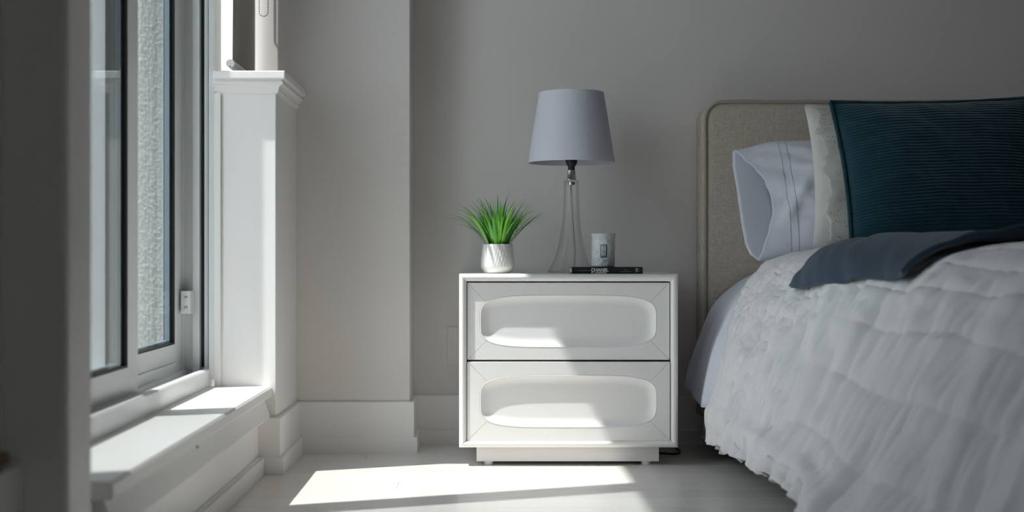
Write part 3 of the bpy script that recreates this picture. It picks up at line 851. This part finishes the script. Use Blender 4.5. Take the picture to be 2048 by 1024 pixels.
# ------------------------------------------------------------------ comforter
SEC = [
    (3.85, [(2.35, .600), (1.3, .592), (1.0, .582), (.86, .570), (.765, .546), (.700, .480), (.655, .385), (.615, .22), (.597, .062)]),
    (3.20, [(2.35, .612), (1.3, .604), (1.0, .598), (.88, .585), (.805, .548), (.750, .468), (.695, .345), (.640, .20), (.606, .092)]),
    (2.70, [(2.35, .620), (1.3, .598), (1.09, .594), (.985, .580), (.890, .543), (.825, .480), (.750, .335), (.665, .18), (.612, .100)]),
    (2.30, [(2.35, .620), (1.35, .602), (1.12, .597), (1.02, .585), (.925, .546), (.850, .472), (.765, .325), (.660, .15), (.570, .018)]),
    (1.95, [(2.35, .618), (1.35, .602), (1.12, .597), (1.02, .585), (.925, .545), (.855, .470), (.775, .325), (.690, .15), (.600, .016)]),
    (1.55, [(2.35, .600), (1.35, .595), (1.12, .588), (1.02, .576), (.935, .540), (.875, .465), (.800, .325), (.720, .15), (.640, .016)])]
SEC = SEC[::-1]
NS = 150
SECR = [(y, [(p[0], p[1]) for p in catmull([(a, b, 0) for a, b in pts], NS)]) for y, pts in SEC]
def section(y, u):
    """point (x, z) of the bed covering at depth y, u = 0 at the far right of the top, 1 at the hem"""
    ys_ = [s[0] for s in SECR]
    y = max(ys_[0], min(ys_[-1], y))
    for (ya, A), (yb, B) in zip(SECR, SECR[1:]):
        if y <= yb:
            t_ = smooth01((y - ya) / (yb - ya))
            f = u * NS
            i = min(int(f), NS - 1)
            g = f - i
            ax, az = lerp(A[i][0], A[i + 1][0], g), lerp(A[i][1], A[i + 1][1], g)
            bx_, bz = lerp(B[i][0], B[i + 1][0], g), lerp(B[i][1], B[i + 1][1], g)
            return lerp(ax, bx_, t_), lerp(az, bz, t_)
def sec_normal(y, u):
    a = section(y, max(0, u - 0.01))
    b = section(y, min(1, u + 0.01))
    dx, dz = b[0] - a[0], b[1] - a[1]
    l = math.hypot(dx, dz) or 1
    return dz / l, -dx / l          # outward (left and up)
def comf(uu, v):
    u = 1 - (1 - uu) ** 1.0
    y = lerp(1.55, 3.64, v) - 0.05 * smooth01((u - 0.6) / 0.4) * smooth01((v - 0.8) / 0.2)
    x, z = section(y, u)
    nx, nz_ = sec_normal(y, u)
    side = smooth01((u - 0.30) / 0.35)
    s = u * 1.9
    d = 0.026 * nz(y * 7.5 + s * 1.2, s * 1.5, 1) * side
    d += 0.009 * nz(y * 21 + s * 2.0, s * 3.6, 2) * side + 0.008 * nz(y * 13, s * 11, 14) * side
    ruch = smooth01((y - 2.75) / 0.4)
    d += (0.0045 + 0.0040 * ruch) * nz(y * 50, s * 6, 3) * (0.3 + 0.7 * side)
    d += 0.0046 * nz(y * 55, s * 34, 4) * (0.25 + 0.75 * ruch) * (0.22 + 0.78 * side)
    d += 0.010 * nz(y * 3.0, x * 3.0, 6) * (1 - side)
    q = 1 - smooth01((y - 2.75) / 0.25)
    gy = abs(((y + 0.05 * nz(y * 2, s * 2, 8)) / 0.19) % 1 - 0.5) * 0.19
    gs = abs(((s + 0.03 * nz(y * 3, s * 2, 9)) / 0.17) % 1 - 0.5) * 0.17
    d -= q * 0.0055 * (math.exp(-(gy / 0.016) ** 2) + math.exp(-(gs / 0.016) ** 2))
    hemf = smooth01((u - 0.90) / 0.10)
    d += hemf * 0.012 * (math.sin(y * 75 + 4 * nz(y * 6, 2)) + nz(y * 30, 5))
    # thick rolled border just above the frilled hem
    d += 0.014 * math.exp(-((u - 0.925) / 0.028) ** 2)
    z2 = z + nz_ * d + hemf * 0.012 * nz(y * 24, 3)
    return (x + nx * d, y, max(0.004, z2))
co = MB().grid(comf, 230, 460).build('comforter', M['duvet'], smooth=True, solid=0.012, soff=-1, fix=False)
tag(co, 'white crinkled comforter with a frilled hem draped over the bed', 'comforter')

# ------------------------------------------------------------------ smooth sheet showing behind the comforter
def shf(u_, v):
    y = lerp(3.50, 3.905, v)
    u = lerp(0.10, 0.905, u_)
    x, z = section(3.85, u)
    nx, nz_ = sec_normal(3.85, u)
    side = smooth01((u - 0.45) / 0.3)
    d = -0.034 + 0.044 * smooth01((y - 3.59) / 0.06) * side + 0.012 * side * smooth01((y - 3.58) / 0.08) * nz(y * 5, u * 4, 11) + 0.004 * nz(y * 16, u * 9, 12) * side
    d += 0.016 * smooth01((u - 0.74) / 0.16) * (0.6 + 0.6 * nz(y * 9, 4))
    z += -0.020 * smooth01((u - 0.8) / 0.1) * math.sin((y - 3.5) * 9)
    return (x + nx * d, y, z + nz_ * d)
sh = MB().grid(shf, 90, 60).build('bed_sheet', M['cotton'], smooth=True, solid=0.0025, fix=False)
tag(sh, 'smooth white bed sheet hanging over the side next to the headboard', 'sheet')

# ------------------------------------------------------------------ throw blanket
def thf(u, v):
    uu = lerp(0.02, lerp(0.560, 0.600, v) + 0.012 * nz(v * 4, 3), u)
    y = lerp(2.66, 3.24, v) + 0.05 * (u - 0.5) * (1 - v) * 0.3
    x, z = section(y, uu)
    nx, n2 = sec_normal(y, uu)
    d = 0.022 + 0.010 * nz(y * 9 + uu * 12, uu * 5, 21) + 0.004 * nz(y * 20 + uu * 20, uu * 8, 22)
    d += 0.020 * math.exp(-((v) / 0.05) ** 2) * 0.6
    d -= 0.004 * smooth01((u - 0.93) / 0.07)
    return (x + nx * d, y, z + n2 * d)
th = MB().grid(thf, 130, 60).build('throw_blanket', M['throw'], smooth=True, solid=0.010, soff=-1, fix=False)
tag(th, 'dark slate blue throw blanket laid across the comforter', 'blanket')

# ------------------------------------------------------------------ pillows
def place(center, lean, roll=0.0, yaw=0.0):
    """local x right, local z up along the leaning plane, local -y towards the camera"""
    return Matrix.Translation(center) @ Matrix.Rotation(yaw, 4, 'Z') @ Matrix.Rotation(-lean, 4, 'X') @ Matrix.Rotation(roll, 4, 'Y')
def pillow_pt(u, v, w, h, t, pinch, side, seed, wr=0.004):
    x = w / 2 * u * (1 - pinch * (1 - v * v) * abs(u))
    z = h / 2 * v * (1 - pinch * (1 - u * u) * abs(v))
    n = t / 2 * max(0.0, (1 - abs(u) ** 3.2) * (1 - abs(v) ** 3.2)) ** 0.62
    n += wr * nz(u * 3.2 + seed, v * 3.2, seed) * min(1, n / 0.02) + wr * 0.5 * nz(u * 8 + seed, v * 8, seed + 3) * min(1, n / 0.02)
    return Vector((x, side * n, z))
def pillow(name, m, Mx, w, h, t, pinch=0.07, seed=1.0, nu=60, nv=60, wr=0.005, rib=None, parent=None):
    mb = MB()
    for side in (-1, 1):
        def fn(a, b):
            u, v = 2 * a - 1, 2 * b - 1
            p = pillow_pt(u, v, w, h, t, pinch, side, seed, wr)
            if rib and side < 0:
                ph = p.z / rib * 2 * math.pi + 1.2 * nz(u * 2.2, v * 3, 5)
                p.y -= (0.0010 * math.cos(ph) + 0.0007 * nz(u * 60, v * 90, 4)) * min(1.0, abs(p.y) / 0.01)
            return Mx @ p
        mb.grid(fn, nu, nv if side < 0 else 30)
    return mb.build(name, m, parent, smooth=True, fix=False)

# white pillow with an open pillowcase end
WL = math.radians(24)
MS = place(Vector((0.705, 3.675, 0.566)), WL)
sm = empty('white_pillow', (0.95, 3.72, 0.58), 'plain white pillow with an open pillowcase end, leaning on the headboard', 'pillow')
SL = [(0.0, 0.045), (0.08, 0.058), (0.22, 0.075), (0.36, 0.089), (0.50, 0.089), (0.62, 0.076), (0.78, 0.052), (0.90, 0.024), (1.0, 0.004)]
SBK = [(0.0, 0.045), (0.06, 0.022), (0.15, 0.012), (0.35, 0.006), (0.6, 0.002), (0.85, -0.004), (1.0, 0.0)]
def topz(s): return 0.345 + 0.028 * smooth01(s / 0.13) - 0.004 * smooth01((s - 0.2) / 0.3)
def sham_front(u, v):
    s = lerp(interp(SL, v), 0.62, u ** 1.15)
    z = topz(s) * v
    env = max(0.0, 1 - abs(2 * v - 1) ** 2.6) ** 0.6
    bul = 0.016 + 0.062 * smooth01(s / 0.26)
    n = env * bul + 0.009 * env * nz(s * 11 + v * 7, v * 6, 31) + 0.004 * env * nz(s * 26, v * 18, 32)
    n += 0.010 * env * math.exp(-((s - 0.16 - 0.22 * (v - 0.45)) / 0.02) ** 2) * math.exp(-((v - 0.45) / 0.25) ** 2)
    return MS @ Vector((s, -n, z))
def sham_back(u, v):
    s = lerp(interp(SBK, v), 0.62, u)
    z = topz(max(0, s)) * v
    env = max(0.0, 1 - abs(2 * v - 1) ** 2.6) ** 0.6
    n = 0.010 + 0.035 * env * smooth01((s - 0.1) / 0.2) - 0.010 * env * (1 - smooth01(s / 0.1)) + 0.004 * nz(s * 14, v * 7, 33) * env
    return MS @ Vector((s, n if s > 0.1 else n * 0.6, z))
MB().grid(sham_front, 80, 60).build('case_front', M['cotton'], sm, smooth=True, solid=0.0016, fix=False)
MB().grid(sham_back, 60, 50).build('case_back', M['cotton'], sm, smooth=True, solid=0.0016, fix=False)
for off in (0.115, 0.135):
    pts_ = []
    for i in range(40):
        v = 0.03 + 0.94 * i / 39
        u0 = 0.0
        target = off - 0.020 * (v - 0.5) * -1
        l = interp(SL, v)
        u0 = (max(0.0, (target + 0.03 * (1 - v) - l)) / (0.62 - l)) ** (1 / 1.15)
        p = sham_front(u0, v)
        pts_.append(p + MS.to_3x3() @ Vector((0, -0.0004, 0)))
    MB().tube(pts_, 0.0006, 5).build('hem_stitch', M['seam'], sm)

# ivory lace pillow
MLc = place(Vector((1.160, 3.560, 0.788)), math.radians(20), math.radians(1.5))
lc = empty('lace_pillow', (1.16, 3.55, 0.6), 'ivory pillow with a scalloped eyelet lace border, between the white pillow and teal cushion', 'pillow')
pillow('cover', M['ivory'], MLc, 0.60, 0.42, 0.10, 0.055, 4.0, parent=lc, wr=0.006)
lace = bpy.data.materials.new('eyelet_lace')
lace.use_nodes = True
nt = lace.node_tree
b = nt.nodes['Principled BSDF']
b.inputs['Roughness'].default_value = 0.9
tcn = nt.nodes.new('ShaderNodeTexCoord')
vo = nt.nodes.new('ShaderNodeTexVoronoi')
vo.inputs['Scale'].default_value = 190
nt.links.new(tcn.outputs['Object'], vo.inputs['Vector'])
n3 = nt.nodes.new('ShaderNodeTexNoise')
n3.inputs['Scale'].default_value = 26
nt.links.new(tcn.outputs['Object'], n3.inputs['Vector'])
lt = nt.nodes.new('ShaderNodeMath'); lt.operation = 'LESS_THAN'; lt.inputs[1].default_value = 0.24
nt.links.new(vo.outputs['Distance'], lt.inputs[0])
gt = nt.nodes.new('ShaderNodeMath'); gt.operation = 'GREATER_THAN'; gt.inputs[1].default_value = 0.53
nt.links.new(n3.outputs['Fac'], gt.inputs[0])
an = nt.nodes.new('ShaderNodeMath'); an.operation = 'MULTIPLY'
nt.links.new(lt.outputs[0], an.inputs[0]); nt.links.new(gt.outputs[0], an.inputs[1])
mxl = nt.nodes.new('ShaderNodeMix'); mxl.data_type = 'RGBA'
mxl.inputs['A'].default_value = (0.52, 0.51, 0.48, 1); mxl.inputs['B'].default_value = (0.17, 0.17, 0.155, 1)
nt.links.new(an.outputs[0], mxl.inputs['Factor']); nt.links.new(mxl.outputs['Result'], b.inputs['Base Color'])
bpn = nt.nodes.new('ShaderNodeBump'); bpn.inputs['Strength'].default_value = 0.5; bpn.inputs['Distance'].default_value = 0.002; bpn.invert = True
nt.links.new(an.outputs[0], bpn.inputs['Height']); nt.links.new(bpn.outputs['Normal'], b.inputs['Normal'])
def lacef(a, b_):
    v = lerp(-0.985, 0.93, b_)
    l = -0.93 + 0.055 * abs(math.sin(b_ * math.pi * 3.5 + 0.5)) + 0.02 * abs(math.sin(b_ * math.pi * 10)) - 0.05 * b_
    u = lerp(l, -0.10, a)
    p = pillow_pt(u, v, 0.60, 0.42, 0.10, 0.055, -1, 4.0, 0.006)
    p.y -= 0.0012
    return MLc @ p
MB().grid(lacef, 30, 160).build('lace_trim', lace, lc, smooth=True, solid=0.0006, fix=False)

# teal corduroy cushion
MT = place(Vector((1.190, 3.435, 0.787)), math.radians(22), math.radians(-1.5))
tl = empty('teal_cushion', (1.19, 3.44, 0.6), 'dark teal ribbed velvet cushion in front of the other pillows', 'cushion')
pillow('cover', M['teal'], MT, 0.545, 0.430, 0.14, 0.045, 9.0, nu=70, nv=400, wr=0.005, rib=0.0088, parent=tl)
fl_pts = []
for k in range(161):
    q = (k / 160 * 4) % 4
    if q < 1: u, v = -1 + 2 * q, 1
    elif q < 2: u, v = 1, 1 - 2 * (q - 1)
    elif q < 3: u, v = 1 - 2 * (q - 2), -1
    else: u, v = -1, -1 + 2 * (q - 3)
    p = pillow_pt(u, v, 0.553, 0.438, 0.0, 0.045, -1, 9.0, 0.0)
    fl_pts.append(MT @ (p + Vector((0.0012 * nz(k * 0.3, 1), 0, 0.0012 * nz(k * 0.3, 2)))))
MB().tube(fl_pts, 0.0062, 8, cap=False).build('flange', M['teal'], tl, smooth=True)

# ------------------------------------------------------------------ descriptions of the setting
for nm, lb in {
    'wall_back': 'grey painted back wall behind the lamp and headboard',
    'wall_column': 'grey painted projecting column between window and nightstand',
    'wall_half_height': 'white half height wall under the narrow window',
    'wall_below_window': 'low white wall under the sliding window sill',
    'wall_pier': 'blurred grey pier in the near left foreground',
    'floor': 'whitewashed glossy plank floor with a sunlit patch',
    'baseboard_back': 'white stepped baseboard along the back wall',
    'baseboard_column': 'white stepped baseboard on the front of the column',
    'baseboard_column_return': 'short white baseboard return at the side of the column',
    'baseboard_half_wall': 'white stepped baseboard along the side of the half height wall',
    'baseboard_half_wall_end': 'small white baseboard block at the end of the half height wall',
    'baseboard_left': 'low white baseboard strip under the window sill',
    'trim_1': 'deep white sill board with moulding below the sliding window',
    'trim_2': 'white moulded ledge on top of the half height wall',
    'window_1': 'white framed sliding window reaching down to the low sill',
    'window_2': 'narrow white framed window above the ledge',
    'window_3': 'sliver of a window frame beyond the foreground pier',
    'wall_exterior': 'rough grey stucco wall outside the sliding window',
}.items():
    bpy.data.objects[nm]['label'] = lb
